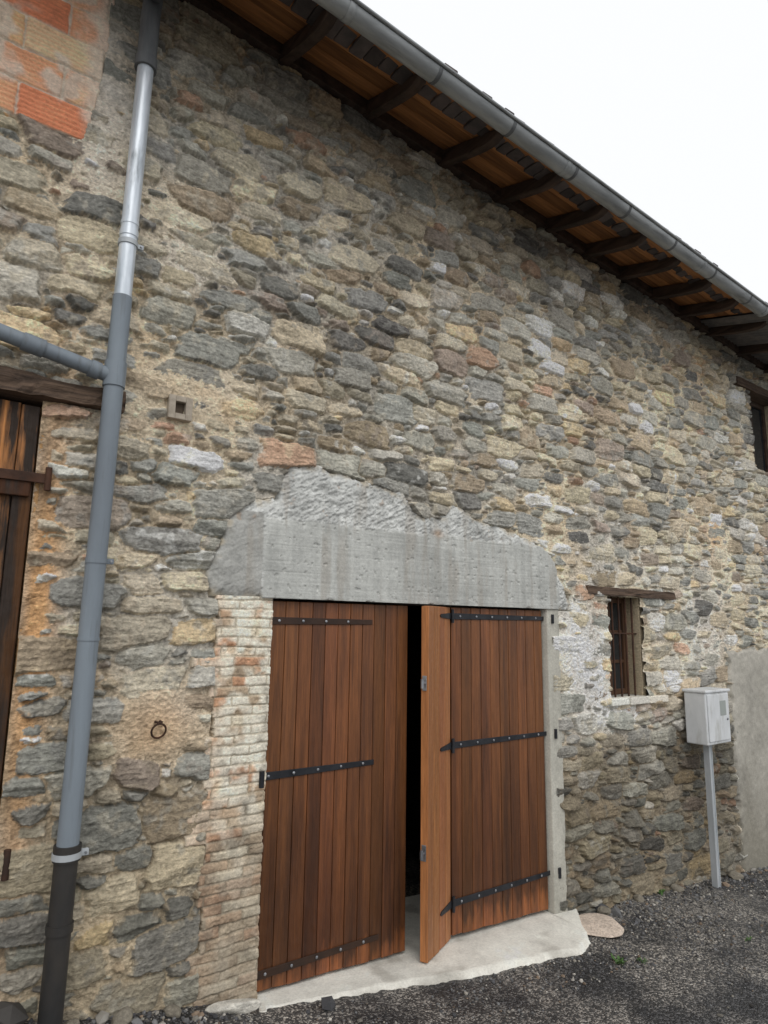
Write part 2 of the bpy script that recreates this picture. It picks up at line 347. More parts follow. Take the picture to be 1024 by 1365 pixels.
grid_mesh('concrete_lintel',X2,-hh,Z2,kp,np.clip(cc,.02,.8),M_conc,barn)
boxes('lintel_soffit',[(-.05,2.68,-.038,.45,2.203,2.26,tuple(lin((150,150,146),K)))],M_conc,barn,.004)

# ---- brick jamb
gx=np.arange(-.52,.0061,.0042); gzv=np.arange(-.15,2.207,.0042); X3,Z3=np.meshgrid(gx,gzv)
wx3=X3+.008*fbm(X3,Z3,.12,121,2)+.003*fbm(X3,Z3,.02,133,2); wz3=Z3+.009*fbm(X3,Z3,.22,122,2)+.003*fbm(X3,Z3,.03,134,2)
ch=.0555; r=np.floor((wz3+.2)/ch); fz=(wz3+.2)/ch-r
r_i=r.astype(int)
odd=(r_i%2)
rl=np.array([-.352+rng.uniform(-.035,.02) for _ in range(60)])
for k in range(60):
    zc_=k*ch-.2+ch/2
    if 1.68<zc_<1.84 or .88<zc_<1.04: rl[k]=-.475+rng.uniform(-.015,.015)
    elif .15<zc_<.28: rl[k]=-.42
left_e=rl[np.clip(r_i,0,59)]
off=odd*.11+hsh(r_i,r_i*0,3)*.02; bx=(wx3+.0+off)/.22+5; bi=np.floor(bx); fx=bx-bi
ex=np.minimum(fx,1-fx)*.22; ez=np.minimum(fz,1-fz)*ch
ed=np.minimum(ex,ez)-.0045
ed=np.minimum(ed,wx3-left_e-.002)
hid=hsh(bi.astype(int),r_i,7)
plas=sm(fbm(X3,Z3,.1,123,3)+.35*sm(Z3,.6,1.2)-.12,-.3,.3)
hb=.012+.008*sm(ed,-.002,.006)+.008*hid+.003*fbm(X3,Z3,.02,124,3)+.006*fbm(X3,Z3,.08,125,2)-.008*sm(fbm(X3,Z3,.05,136,3),.3,.7)
hb=hb*(1-.4*plas)+.4*plas*(.022+.006*fbm(X3,Z3,.04,126,3))
outm=X3<left_e-.004+.008*fbm(X3,Z3,.02,127,2)
brc=np.array([lin(c,K) for c in [(174,158,136),(168,146,122),(160,124,98),(184,174,154),(148,132,112),(166,136,110)]])
bid=((hid*.5+.5)*5.99).astype(int); bc=brc[np.clip(bid,0,5)]
oe=sm(X3,-.24,-.36)[...,None]; bc=bc*(1-.5*oe)+lin((170,134,106),K)*.5*oe
white=lin((190,185,171),K); low=lin((136,126,110),K)
pw_=(plas*(.35+.57*sm(Z3,.7,1.25)))[...,None]*(1-.4*oe)
c3=bc*(1-pw_)+white*pw_
j_=sm(ed,.003,-.002)[...,None]*.7; jc=lin((142,133,116),K)*(1+.12*fbm(X3,Z3,.02,130,2))[...,None]; c3=c3*(1-j_)+jc*j_
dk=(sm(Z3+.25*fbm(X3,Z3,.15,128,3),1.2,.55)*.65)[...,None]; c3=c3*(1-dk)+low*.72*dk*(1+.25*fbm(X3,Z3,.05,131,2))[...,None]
c3*=(1+.15*fbm(X3,Z3,.04,129,3)+.12*vn(X3,Z3,.008,132)-.28*sm(fbm(X3,Z3,.12,135,3),.1,.6))[...,None]
hb=np.where(outm,-.03,hb); kp=~(outm[:-1,:-1]&outm[1:,1:])
Y3=-hb
Y3[:,-1]=.05; X3[:,-1]=X3[:,-2]+.0005
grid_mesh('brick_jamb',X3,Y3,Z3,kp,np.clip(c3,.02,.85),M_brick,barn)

# ---- hollow terracotta block patch
gx=np.arange(-3.2,-1.15,.0065); gzv=np.arange(4.62,6.35,.0065); X4,Z4=np.meshgrid(gx,gzv)
sd=psdf(X4,Z4,BRK)+.02*fbm(X4,Z4,.08,141,3)
rh=.205; rr_=np.floor((Z4-4.70)/rh).astype(int); fz=(Z4-4.70)/rh-rr_
bw=.41; bx=(X4+(rr_%2)*.2)/bw+20; bi=np.floor(bx).astype(int); fx=bx-bi
ed=np.minimum(np.minimum(fx,1-fx)*bw,np.minimum(fz,1-fz)*rh)-.006+.003*fbm(X4,Z4,.03,142,2)
hid=hsh(bi,rr_,9)
ribs=np.sin(fz*2*math.pi*7)
smx=sm(fbm(X4,Z4,.16,143,3),.0,.4); smx=np.maximum(smx,sm(X4+.06*fbm(X4,Z4,.1,144,2),-1.38,-1.27))
h4=.004+.014*sm(ed,-.002,.005)+.0030*ribs*(1-smx)+.004*hid+.004*fbm(X4,Z4,.05,145,3)+smx*(.006+.007*fbm(X4,Z4,.04,146,3))
tb=np.array([lin(c,1.45) for c in [(204,146,112),(212,164,124),(194,122,90),(206,152,116),(214,172,138)]])
c4=tb[np.clip(((hid*.5+.5)*4.99).astype(int),0,4)]*(1+.10*ribs+.18*fbm(X4,Z4,.15,147,3))[...,None]
jm=sm(ed,.003,-.003)[...,None]; mcol=lin((166,157,144),1.9)*(1+.2*fbm(X4,Z4,.04,148,3))[...,None]
c4=c4*(1-jm)+mcol*jm; c4=c4*(1-.8*smx[...,None])+mcol*.8*smx[...,None]
h4=h4*sm(sd,-.004,.012)-.02*(1-sm(sd,-.004,.008))
kp=((sd[:-1,:-1]>-.008)|(sd[1:,1:]>-.008))&((.5*(Z4[:-1,:-1]+Z4[1:,1:]))<6.26)
grid_mesh('terracotta_block_infill',X4,-h4-.004,Z4,kp,np.clip(c4,.02,.8),M_brick,barn)

# ---- cement render low on the right
gx=np.arange(5.4,10.0,.014); gzv=np.arange(-1.,2.1,.012); X5,Z5=np.meshgrid(gx,gzv)
sd=psdf(X5,Z5,REND)+.05*fbm(X5,Z5,.12,151,3)
h5=(.05+.008*fbm(X5,Z5,.3,152,3)+.004*fbm(X5,Z5,.04,153,3))*sm(sd,-.01,.03)-.02*(1-sm(sd,-.01,.01))
c5=lin((134,131,123),K)*(1+.24*fbm(X5,Z5,.5,154,4)+.14*fbm(X5,Z5,.06,155,3))[...,None]
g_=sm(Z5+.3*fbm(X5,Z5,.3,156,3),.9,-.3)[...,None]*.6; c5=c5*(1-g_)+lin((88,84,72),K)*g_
kp=(sd[:-1,:-1]>-.012)|(sd[1:,1:]>-.012)
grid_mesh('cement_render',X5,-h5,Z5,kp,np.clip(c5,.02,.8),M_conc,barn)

# ------------------------------------------------------------------ openings: reveals / jambs
mtint=tuple(lin((150,138,116),K)); ctint=tuple(lin((140,138,130),K))
boxes('door_reveals',[(-.30,-.0015,.055,.45,-.4,2.2,mtint)],M_brick,barn,.003)
gx=np.arange(2.53,2.70,.006); gzv=np.arange(-.6,2.205,.008); X6,Z6=np.meshgrid(gx,gzv)
h6=.028+.002*fbm(X6,Z6,.05,161,3)+.002*fbm(X6,Z6,(.02,.4),162,2)
e6=np.minimum(X6-2.532,2.694+.010*fbm(X6*0,Z6,.08,163,3)-X6); h6=h6-.012*(1-sm(e6,0,.010))-.05*(e6<-.001)
c6=lin((146,144,135),K)*(1+.15*fbm(X6,Z6,(.1,.35),164,3)+.08*fbm(X6,Z6,.04,165,3))[...,None]
d6=(sm(Z6,.4,-.2)*.5)[...,None]; c6=c6*(1-d6*.5)
grid_mesh('concrete_jamb',X6,-h6,Z6,None,np.clip(c6,.02,.8),M_conc,barn)
boxes('concrete_jamb_core',[(2.536,2.684,-.012,.45,-.6,2.2,ctint)],M_conc,barn,.004)
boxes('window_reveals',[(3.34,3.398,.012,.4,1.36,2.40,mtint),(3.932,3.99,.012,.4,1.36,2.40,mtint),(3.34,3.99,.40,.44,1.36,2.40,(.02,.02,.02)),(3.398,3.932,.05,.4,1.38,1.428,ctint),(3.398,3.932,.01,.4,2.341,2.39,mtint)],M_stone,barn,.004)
boxes('window_frame',[(3.40,3.445,.16,.21,1.43,2.34),(3.885,3.93,.16,.21,1.43,2.34),(3.445,3.885,.16,.21,2.29,2.34),(3.445,3.885,.16,.21,1.43,1.48),(3.645,3.69,.165,.205,1.48,2.29),(3.445,3.645,.17,.2,1.99,2.03),(3.69,3.885,.17,.2,1.99,2.03),(3.445,3.645,.17,.2,1.72,1.75),(3.69,3.885,.17,.2,1.72,1.75)],
      pmat('window_frame_wood',(.13,.065,.035),(.07,.04,.025),scale=(30,30,3),rough=.7,bump=.3),barn,.004)
boxes('window_panes',[(3.44,3.89,.185,.19,1.47,2.3)],M_glass,barn,0)
tube('window_bars',[[((3.43+.105*k+.02,.05,1.40),.0095),((3.43+.105*k+.02,.05,2.36),.0095)] for k in range(5)],M_rust,barn,10)
tube('window_crossbar',[[((3.38,.05,2.0),.007),((3.95,.05,2.0),.007)]],M_rust,barn,8)
def beam(name,x0,x1,y0,y1,z0,z1,mat,parent,seed,amp=.008,n=60):
    us=np.linspace(x0,x1,n)
    prof=[(y0,z0),(y0,(z0*2+z1)/3),(y0,(z0+2*z1)/3),(y0,z1),((y0+y1)/2,z1),(y1,z1),(y1,z0),((y0+y1)/2,z0)]
    P=np.zeros((n,len(prof),3))
    for k,(yy,zz) in enumerate(prof):
        P[:,k,0]=us; P[:,k,1]=yy+amp*fbm(us,np.full(n,k*.31),.12,seed,3); P[:,k,2]=zz+amp*fbm(us,np.full(n,k*.31+9),.25,seed+3,3)
    V=P.reshape(-1,3); Q=[]; m=len(prof)
    for i in range(n-1):
        for k in range(m): Q.append((i*m+k,(i+1)*m+k,(i+1)*m+(k+1)%m,i*m+(k+1)%m))
    V=list(map(tuple,V))
    for e_ in (0,n-1):
        for k in range(1,m-1,1): Q.append((e_*m,e_*m+k,e_*m+k+1,e_*m+k+1))
    me=D.meshes.new(name); me.from_pydata(V,[],[tuple(dict.fromkeys(q)) for q in Q])
    a=me.attributes.new('Col','FLOAT_COLOR','POINT'); a.data.foreach_set('color',np.ones(len(V)*4,np.float32))
    bm=bmesh.new(); bm.from_mesh(me); bmesh.ops.recalc_face_normals(bm,faces=bm.faces); bm.to_mesh(me); bm.free()
    ob=D.objects.new(name,me); scene.collection.objects.link(ob); me.materials.append(mat); ob.parent=parent; return ob
beam('window_timber_lintel',3.08,4.5,-.045,.3,2.345,2.415,M_timber,barn,5,.012)
beam('upper_window_timber_lintel',6.2,7.6,-.05,.3,5.04,5.14,M_timber,barn,6)
beam('shutter_timber_lintel',-2.8,-.97,-.06,.3,3.175,3.285,M_timber,barn,7,.018)
boxes('window_sill_stones',[(3.36,3.62,-.055,.03,1.365,1.428,tuple(lin((172,169,160),KS))),(3.63,3.94,-.06,.03,1.36,1.426,tuple(lin((158,155,147),KS))),(3.95,4.27,-.05,.03,1.355,1.42,tuple(lin((164,159,148),KS)))],M_stone,barn,.01,seg=3)
boxes('upper_window_reveals',[(6.50,6.568,.01,.4,3.97,5.08,mtint),(7.352,7.42,.01,.4,3.97,5.08,mtint),(6.5,7.42,.4,.44,3.97,5.08,(.02,.02,.02)),(6.568,7.352,.02,.4,3.98,4.028,mtint)],M_stone,barn,.004)
boxes('upper_window_frame',[(6.57,6.63,.15,.2,4.03,5.04),(7.29,7.35,.15,.2,4.03,5.04),(6.63,7.29,.15,.2,4.98,5.04),(6.63,7.29,.15,.2,4.03,4.09),(6.94,6.98,.155,.195,4.09,4.98)],M_rafter,barn,.004)
boxes('upper_window_panes',[(6.62,7.30,.175,.18,4.08,4.99)],M_glass,barn,0)

# ------------------------------------------------------------------ left shutter
sl=[]; x=-1.455
while x>-2.55:
    w=rng.uniform(.10,.15); k=rng.uniform(.7,1.2); sl.append((x-w+.003,x,.03+rng.uniform(0,.004),.06,.72,3.15,(k,k,k))); x-=w
boxes('shutter_boards',sl,M_shut,barn,.004)
boxes('shutter_frame',[(-1.452,-1.368,.015,.07,.72,2.78,(.22,.22,.22)),(-1.452,-1.368,.018,.07,2.782,3.14,(.9,.9,.9))],M_shut,barn,.005)
boxes('shutter_ledges',[(-2.55,-1.38,-.01,.014,2.66,2.78,(.16,.13,.12)),(-2.55,-1.38,-.01,.014,1.12,1.22,(.2,.16,.14))],M_shut,barn,.005)
boxes('shutter_straps',[(-2.4,-1.30,-.022,-.012,2.735,2.785),(-2.4,-1.31,-.022,-.012,.90,.95),(-2.4,-1.4,-.022,-.012,1.50,1.53)],M_rust,barn,.003)
tube('shutter_pintles',[[((-1.305,-.02,2.70),.016),((-1.305,-.02,2.82),.016)],[((-1.315,-.02,.86),.016),((-1.315,-.02,.99),.016)]],M_rust,barn,12)
boxes('shutter_reveals',[(-1.358,-1.335,.012,.4,.6,3.16,tuple(lin((150,118,82),K))),(-2.6,-1.358,.012,.4,.6,.715,tuple(lin((150,124,88),K)))],M_stone,barn,.006)

# ------------------------------------------------------------------ garage doors
def zb(x): return -.005-.052*x
def boardset(x0,x1,n,y0,y1,ztop,f=zb,var=.27):
    L=[];w=(x1-x0)/n
    for k in range(n):
        v=rng.uniform(1-var,1+var); t=(v,v*rng.uniform(.95,1.04),v*rng.uniform(.92,1.05))
        a=x0+k*w+.0018; b=x0+(k+1)*w-.0018
        L.append((a,b,y0+rng.uniform(0,.003),y1,0,ztop,t,(f(a)+rng.uniform(0,.008),f(b)+rng.uniform(0,.008))))
    return L
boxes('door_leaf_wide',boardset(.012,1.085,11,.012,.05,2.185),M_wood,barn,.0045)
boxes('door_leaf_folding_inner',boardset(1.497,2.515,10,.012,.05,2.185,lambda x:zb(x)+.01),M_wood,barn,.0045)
boxes('door_backing_ledges',[(.02,1.075,.054,.08,z,z+.12) for z in (.1,1.1,2.0)]+[(1.5,2.5,.054,.08,z,z+.12) for z in (.1,1.1,2.0)],M_wood,barn,.003)
hx,hy=1.488,.012; ang=math.atan2(-.18,-.366)
Mf=Matrix.Translation((hx,hy,0))@Matrix.Rotation(ang,4,'Z')
def fb(x): return -.085+.01*x
boxes('door_leaf_folding_outer',boardset(.004,.405,4,-.045,0,2.185,fb,.12),M_wood2,barn,.0045,M=Mf)
boxes('door_leaf_outer_edge',[(.406,.416,-.05,.004,-.07,2.18,(1.25,1.2,1.1))],M_wood2,barn,.003,M=Mf)
def straps(name,lst,mat,M=None,bolts=True,parent=barn):
    boxes(name,[(x0,x1,y-.007,y,z-.022,z+.022,(1,1,1),(z0a,z0b),(z1a,z1b)) for x0,x1,y,z,z0a,z0b,z1a,z1b in [(a,b,y,z,z-.023,z-.016+.0,z+.023,z+.016) for a,b,y,z in lst]],mat,parent,.002,M=M)
    if bolts:
        segs=[]
        for a,b,y,z in lst:
            for xx in np.arange(a+.06,b-.03,.17):
                p0=Vector((xx,y-.005,z));p1=Vector((xx,y-.011,z));p2=Vector((xx,y-.0135,z))
                if M is not None: p0,p1,p2=M@p0,M@p1,M@p2
                segs.append([(p0,.009),(p1,.0085),(p2,.004)])
        tube(name+'_bolts',segs,M_bolt,parent,10)
straps('strap_hinges_left_top',[(.0,.77,.0115,2.065)],M_ironb)
straps('strap_hinge_left_mid',[(-.03,.80,.0115,1.155)],M_iron)
straps('strap_hinge_left_low',[(.0,.86,.0115,.085)],M_ironb)
straps('strap_hinges_right',[(1.52,2.60,.0115,2.12),(1.52,2.60,.0115,1.195),(1.52,2.60,.0115,.14)],M_iron)
tube('hinge_pintles',[[((2.60,-.034,z-.04),.013),((2.60,-.034,z+.035),.013)] for z in (2.12,1.195,.14)]+[[((-.03,-.03,z-.05),.015),((-.03,-.03,z+.04),.015)] for z in (1.155,)]+[[((1.497,-.004,z-.05),.012),((1.497,-.004,z+.05),.012)] for z in (2.12,1.195,.14)],M_iron,barn,12)
def plate(name,pts,y0,y1,mat,M):
    n=len(pts); V=[M@Vector((x,y0,z)) for x,z in pts]+[M@Vector((x,y1,z)) for x,z in pts]
    F=[tuple(range(n)),tuple(range(2*n-1,n-1,-1))]+[(i,(i+1)%n,n+(i+1)%n,n+i) for i in range(n)]
    me=D.meshes.new(name); me.from_pydata([tuple(v) for v in V],[],F)
    bm=bmesh.new(); bm.from_mesh(me); bmesh.ops.recalc_face_normals(bm,faces=bm.faces); bm.to_mesh(me); bm.free()
    ob=D.objects.new(name,me); scene.collection.objects.link(ob); me.materials.append(mat); ob.parent=barn; return ob
for i,z in enumerate((2.12,1.195,.14)):
    plate('fold_hinge_%d'%i,[(0.0,z-.024),(.19,z-.012),(.205,z),(.19,z+.012),(0.0,z+.024)],.001,.008,M_iron,Mf)
for i,z in enumerate((1.66,.58)):
    boxes('latch_plate_%d'%i,[(.416,.422,-.04,-.008,z-.05,z+.05)],M_bolt,barn,.003,M=Mf)
    p=Mf@Vector((.42,-.022,z)); q=Mf@Vector((.46,-.022,z))
    tube('latch_knob_%d'%i,[[(p,.008),(q,.008)],[(q+Vector((0,0,-.03)),.011),(q+Vector((0,0,.03)),.011)]],M_bolt,barn,10)

# ------------------------------------------------------------------ building shell
boxes('back_and_side_walls',[(-3.2,10.,5.6,5.9,-1.2,6.2,mtint),(-3.2,-2.95,.1,5.6,-1.2,6.1,mtint),(9.75,10.,.1,5.6,-1.2,5.9,mtint)],M_stone,barn,0)
boxes('gap_darkening_box',[(-.35,3.2,4.0,4.1,-.5,4,(1,1,1)),(-.45,-.35,.46,4.1,-.5,4,(1,1,1)),(3.15,3.25,.46,4.1,-.5,4,(1,1,1)),(-.4,3.2,.35,4.1,2.9,3.0,(1,1,1))],M_dark,barn,0)  # added closed box with near-black walls, keeps the door gap dark
zs0=lambda x: wt(x)+.02; zs1=lambda x: gz(x)+.085
nb=7
V=[];Q=[];C=[]
for k in range(nb):
    ya=.12+(-.80-.12)*k/nb; yb=.12+(-.80-.12)*(k+1)/nb+.004
    t=rng.uniform(.65,1.2)
    xx=np.linspace(-3.2,5.35,40)
    for i in range(len(xx)-1):
        def zz(x,y): f=(-y)/.78; return zs0(x)*(1-f)+zs1(x)*f
        o=len(V)
        V+=[(xx[i],ya,zz(xx[i],ya)),(xx[i+1],ya,zz(xx[i+1],ya)),(xx[i+1],yb,zz(xx[i+1],yb)),(xx[i],yb,zz(xx[i],yb))]; Q.append((o,o+1,o+2,o+3)); C+=[(t,t*.97,t*.93)]*4
ob=raw_mesh('soffit_boards',np.array(V),np.array(Q),np.array(C),M_soffit,barn,False)
m=ob.modifiers.new('s','SOLIDIFY'); m.thickness=.02; m.offset=-1
uu=np.arange(5.35,10.,.012); vv=np.linspace(.12,-.95,6); U,Vv=np.meshgrid(uu,vv)
Zc=zs0(U)*(1+Vv/.78)+zs1(U)*(-Vv/.78)-.03+.016*np.sin(U/.076*2*math.pi)
grid_mesh('corrugated_eaves',U,Vv,Zc,None,None,M_corr,barn,True)
def rafter(x,name,w=.075):
    ys=[.1,-.05,-.2,-.35,-.48,-.56,-.62,-.665,-.69]; hts=[.12,.12,.12,.118,.11,.10,.08,.05,.02]
    V=[]
    for y,hh_ in zip(ys,hts):
        f=-y/.78; t=zs0(x)*(1-f)+zs1(x)*f-.004
        V+=[(x-w/2,y,t),(x+w/2,y,t),(x+w/2,y,t-hh_),(x-w/2,y,t-hh_)]
    F=[]
    for i in range(len(ys)-1):
        for k in range(4): F.append((i*4+k,(i+1)*4+k,(i+1)*4+(k+1)%4,i*4+(k+1)%4))
    F+=[(0,1,2,3),tuple(len(V)-4+k for k in (3,2,1,0))]
    return V,F
V=[];F=[]
for x in (-2.9,-2.2,-1.5,-.82,-.1,.62,1.38,2.06,2.67,3.25,3.82,4.4,4.95,5.6,6.3,7.0,7.7,8.4,9.1):
    v,f=rafter(x,'r'); o=len(V); V+=v; F+=[tuple(i+o for i in ff) for ff in f]
me=D.meshes.new('rafters'); me.from_pydata(V,[],F); bm=bmesh.new(); bm.from_mesh(me); bmesh.ops.recalc_face_normals(bm,faces=bm.faces); bm.to_mesh(me); bm.free()
a=me.attributes.new('Col','FLOAT_COLOR','POINT'); a.data.foreach_set('color',np.ones(len(V)*4,np.float32))
ob=D.objects.new('rafters',me); scene.collection.objects.link(ob); me.materials.append(M_rafter); ob.parent=barn
m=ob.modifiers.new('b','BEVEL'); m.width=.006
boxes('wall_plate',[(-3.2,10,-.07,.1,0,0,(1,1,1),(wt(-3.2)-.10,wt(10)-.10),(wt(-3.2)+.005,wt(10)+.005))],M_rafter,barn,.006)
U,Vv=np.meshgrid(np.linspace(-3.4,10.2,60),np.linspace(-.74,3.2,10)); f=-Vv/.78
Zr=zs0(U)*(1-f)+zs1(U)*f+.045
grid_mesh('roof_front_slope',U,Vv,Zr,None,np.ones(U.shape+(3,)),M_tile,barn)
U,Vb=np.meshgrid(np.linspace(-3.4,10.2,60),np.linspace(3.2,6.4,10)); f=-(3.2-(Vb-3.2))/.78
Zr=zs0(U)*(1-f)+zs1(U)*f+.045
grid_mesh('roof_back_slope',U,Vb,Zr,None,np.ones(U.shape+(3,)),M_tile,barn)
tl=[]
x=-3.4
while x<10.2:
    w=rng.uniform(.10,.125); yy=-.79+rng.uniform(-.018,.012); z0=zs1(x)+.045+rng.uniform(-.004,.012)
    t=rng.uniform(.6,1.5); tl.append((x,x+w-.006,yy,yy+.30,z0,z0+.028,(t,t*.97,t*.97)))
    x+=w
boxes('eave_tiles',tl,M_tile,barn,.006)
gut=empty('rain_gutter')
pr=[]
R=.066
for k in range(17):
    a=math.pi*(k/16.); pr.append((-R*math.cos(a),-R*math.sin(a)))
bead=[]
for k in range(9):
    a=2*math.pi*k/8; bead.append((-R-.010+.011*math.cos(a),.004+.011*math.sin(a)))
yc=-.815
def extr(prof,xa,xb,name,mat,thick=0,n=40):
    us=np.linspace(xa,xb,n); P=np.array(prof); Xg=np.repeat(us[:,None],len(P),1); Yg=np.repeat(P[None,:,0],n,0)+yc; Zg=P[None,:,1]+(gz(us)+.02)[:,None]
    ob=grid_mesh(name,Xg,Yg,Zg,None,None,mat,gut)
    if thick: m=ob.modifiers.new('s','SOLIDIFY'); m.thickness=thick; m.offset=0
    return ob
extr(pr,-3.2,5.2,'trough',M_gut,.003); extr(bead,-3.2,5.2,'bead',M_gut)
for i,x in enumerate((-2.4,-.1,1.9,3.9,5.15)):
    extr([(y*1.045,z*1.045) for y,z in pr],x,x+.05,'joint_%d'%i,M_gut,.004,2)
for i,x in enumerate(np.arange(-2.9,5.1,.7)):
    extr([(y*1.03,z*1.03) for y,z in pr],x,x+.028,'bracket_%d'%i,M_pvcd,.004,2)

# ------------------------------------------------------------------ downpipe
dp=empty('downpipe')
def px_(z): return -1.09+.0115*z
py_=-.125
def ps(z0,z1,r,n=6): return [((px_(z),py_,z),r) for z in np.linspace(z0,z1,n)]
tube('cast_base',[ps(.12,.97,.053),ps(.93,1.0,.062,2),ps(.62,.66,.060,2)],M_cast,dp)
tube('pvc_length',[ps(.985,3.80,.050),ps(3.28,3.42,.057,2),ps(1.95,1.965,.0535,2)],M_pvc,dp)
tube('zinc_length',[ps(3.79,5.30,.046),ps(4.16,4.20,.050,2),ps(4.23,4.25,.049,2)],M_zinc,dp)
tube('upper_length',[ps(5.27,5.62,.055)+[((px_(5.75),py_-.03,5.74),.055),((px_(5.8),-.45,5.86-.25),.055)]+[((px_(5.8),-.815,5.66),.055)],ps(5.24,5.31,.062,2)],M_pvcd,dp)
tube('branch',[[((px_(3.33),py_,3.335),.040),((-1.20,py_,3.365),.040),((-1.6,py_,3.44),.040),((-2.6,py_,3.60),.040)],[((-1.13,py_,3.35),.047),((-1.18,py_,3.36),.047)],[((-1.40,py_,3.402),.047),((-1.50,py_,3.42),.047)]],M_pvc,dp)
def clamp(z,r,mat,nm):
    tube(nm,[[((px_(z),py_,z-.014),r),((px_(z),py_,z+.014),r)],[((px_(z)+.02,py_,z),.008),((px_(z)+.02,.02,z),.008)]],mat,dp,20)
    boxes(nm+'_lugs',[(px_(z)+r-.004,px_(z)+r+.03,py_-.012,py_-.004,z-.014,z+.014),(px_(z)+r-.004,px_(z)+r+.03,py_+.004,py_+.012,z-.014,z+.014)],mat,dp,.002)
    tube(nm+'_screw',[[((px_(z)+r+.015,py_-.022,z),.006),((px_(z)+r+.015,py_+.022,z),.006)]],M_bolt,dp,8)
clamp(.955,.066,M_post,'clamp_low'); clamp(4.12,.053,M_post,'clamp_mid'); clamp(2.35,.0535,M_pvc,'clamp_pvc')

# ------------------------------------------------------------------ meter box on post
mb=empty('electric_meter_box')
boxes('cabinet',[(4.52,4.97,-.275,-.06,.955,1.44)],M_white,mb,.012,seg=3)
boxes('lid',[(4.505,4.985,-.29,-.05,1.441,1.468)],M_white,mb,.008)
boxes('door',[(4.545,4.945,-.286,-.276,.985,1.425)],M_white,mb,.005)
boxes('meter_window',[(4.77,4.88,-.289,-.2865,1.22,1.36)],pmat('meter_glass',(.35,.38,.36),rough=.2,bump=0),mb,.001)
tube('lock',[[((4.90,-.286,1.18),.012),((4.90,-.293,1.18),.010)]],M_bolt,mb,12)
boxes('post',[(4.668,4.712,-.20,-.155,-.6,.955)],M_post,mb,.004)
boxes('post_channel_lip',[(4.660,4.669,-.207,-.148,-.6,.955),(4.711,4.720,-.207,-.148,-.6,.955)],M_post,mb,.002)

# ------------------------------------------------------------------ wall details
ring=empty('iron_tether_ring')
pts=[((-.66+.038*math.cos(t),-.055-.012*math.sin(t),1.475+.038*math.sin(t)),.0055) for t in np.linspace(0,2*math.pi,20)]
tube('ring',[pts],M_rust,ring,8,False)
tube('staple',[[((-.675,.0,1.52),.006),((-.672,-.06,1.52),.006),((-.66,-.07,1.515),.006),((-.648,-.06,1.52),.006),((-.645,.0,1.52),.006)]],M_rust,ring,8)
pl=empty('wall_anchor_block')
boxes('block',[(-.73,-.69,-.055,.0,3.20,3.34),(-.63,-.59,-.055,.0,3.20,3.34),(-.69,-.63,-.055,.0,3.20,3.235),(-.69,-.63,-.055,.0,3.305,3.34),(-.69,-.63,-.02,.0,3.235,3.305,(.25,.22,.2))],pmat('pale_mortar_block',(.48,.42,.34),(.36,.31,.25),attr=True,rough=.9,bump=.6,scale=(20,20,20)),pl,.004)

# ------------------------------------------------------------------ ground
gk=np.array([(-200,.9),(-8,.62),(-3,.38),(-1.28,.2),(-.66,.11),(-.34,.05),(0,-.02),(1.3,-.135),(2.75,-.235),(3.7,-.27),(5.1,-.39),(6.2,-.47),(10,-.75),(20,-1.2),(200,-1.5)])
def gh(x,y):
    b=np.interp(x,gk[:,0],gk[:,1])
    return b+.03*np.clip(-y,0,4)+.006*fbm(x,y,.5,201,2)+.06*np.exp(-((x+1.35)/.35)**2-((y)/.3)**2)
def spread(a,b,fine,lo,hi):
    c=np.arange(a,b,fine); l=[];st=fine;v=a
    while v>lo: st*=1.35; v-=st; l.append(max(v,lo))
    r=[];st=fine;v=c[-1]
    while v<hi: st*=1.35; v+=st; r.append(min(v,hi))
    return np.array(l[::-1]+list(c)+r)
gxs=spread(-2.2,7.5,.02,-200,200); gys=spread(-2.2,.3,.02,-200,200)
GX,GY=np.meshgrid(gxs,gys); near=(GX>-2.3)&(GX<7.6)&(GY>-2.3)&(GY<.4)
GZ=gh(GX,GY)+near*(.004*fbm(GX,GY,.05,203,2)+.002*vn(GX,GY,.025,204))
GZ=np.where(GY>.3,np.minimum(GZ,-.2-.05*np.clip(GX,0,9)),GZ)
ma=D.materials.new('wet_asphalt'); ma.use_nodes=True; nt=ma.node_tree; N=nt.nodes; L=nt.links; bs=N['Principled BSDF']
tc=N.new('ShaderNodeTexCoord'); vo=N.new('ShaderNodeTexVoronoi'); vo.inputs['Scale'].default_value=95; L.new(tc.outputs['Object'],vo.inputs['Vector'])
n0=N.new('ShaderNodeTexNoise'); n0.inputs['Scale'].default_value=1.6; n0.inputs['Detail'].default_value=5; L.new(tc.outputs['Object'],n0.inputs['Vector'])
r0=N.new('ShaderNodeValToRGB'); r0.color_ramp.elements[0].color=(.034,.035,.038,1); r0.color_ramp.elements[1].color=(.14,.135,.128,1); r0.color_ramp.elements[0].position=.42; r0.color_ramp.elements[1].position=.62; L.new(n0.outputs['Fac'],r0.inputs[0])
sc_=N.new('ShaderNodeSeparateColor'); L.new(vo.outputs['Color'],sc_.inputs[0])
r1=N.new('ShaderNodeValToRGB'); r1.color_ramp.elements[0].color=(.5,.5,.5,1); r1.color_ramp.elements[1].color=(4.2,4.0,3.7,1); r1.color_ramp.elements[0].position=.55; r1.color_ramp.elements[1].position=1; L.new(sc_.outputs[0],r1.inputs[0])
mx=N.new('ShaderNodeMix'); mx.data_type='RGBA'; mx.blend_type='MULTIPLY'; mx.inputs[0].default_value=1; L.new(r0.outputs[0],mx.inputs[6]); L.new(r1.outputs[0],mx.inputs[7]); L.new(mx.outputs[2],bs.inputs['Base Color'])
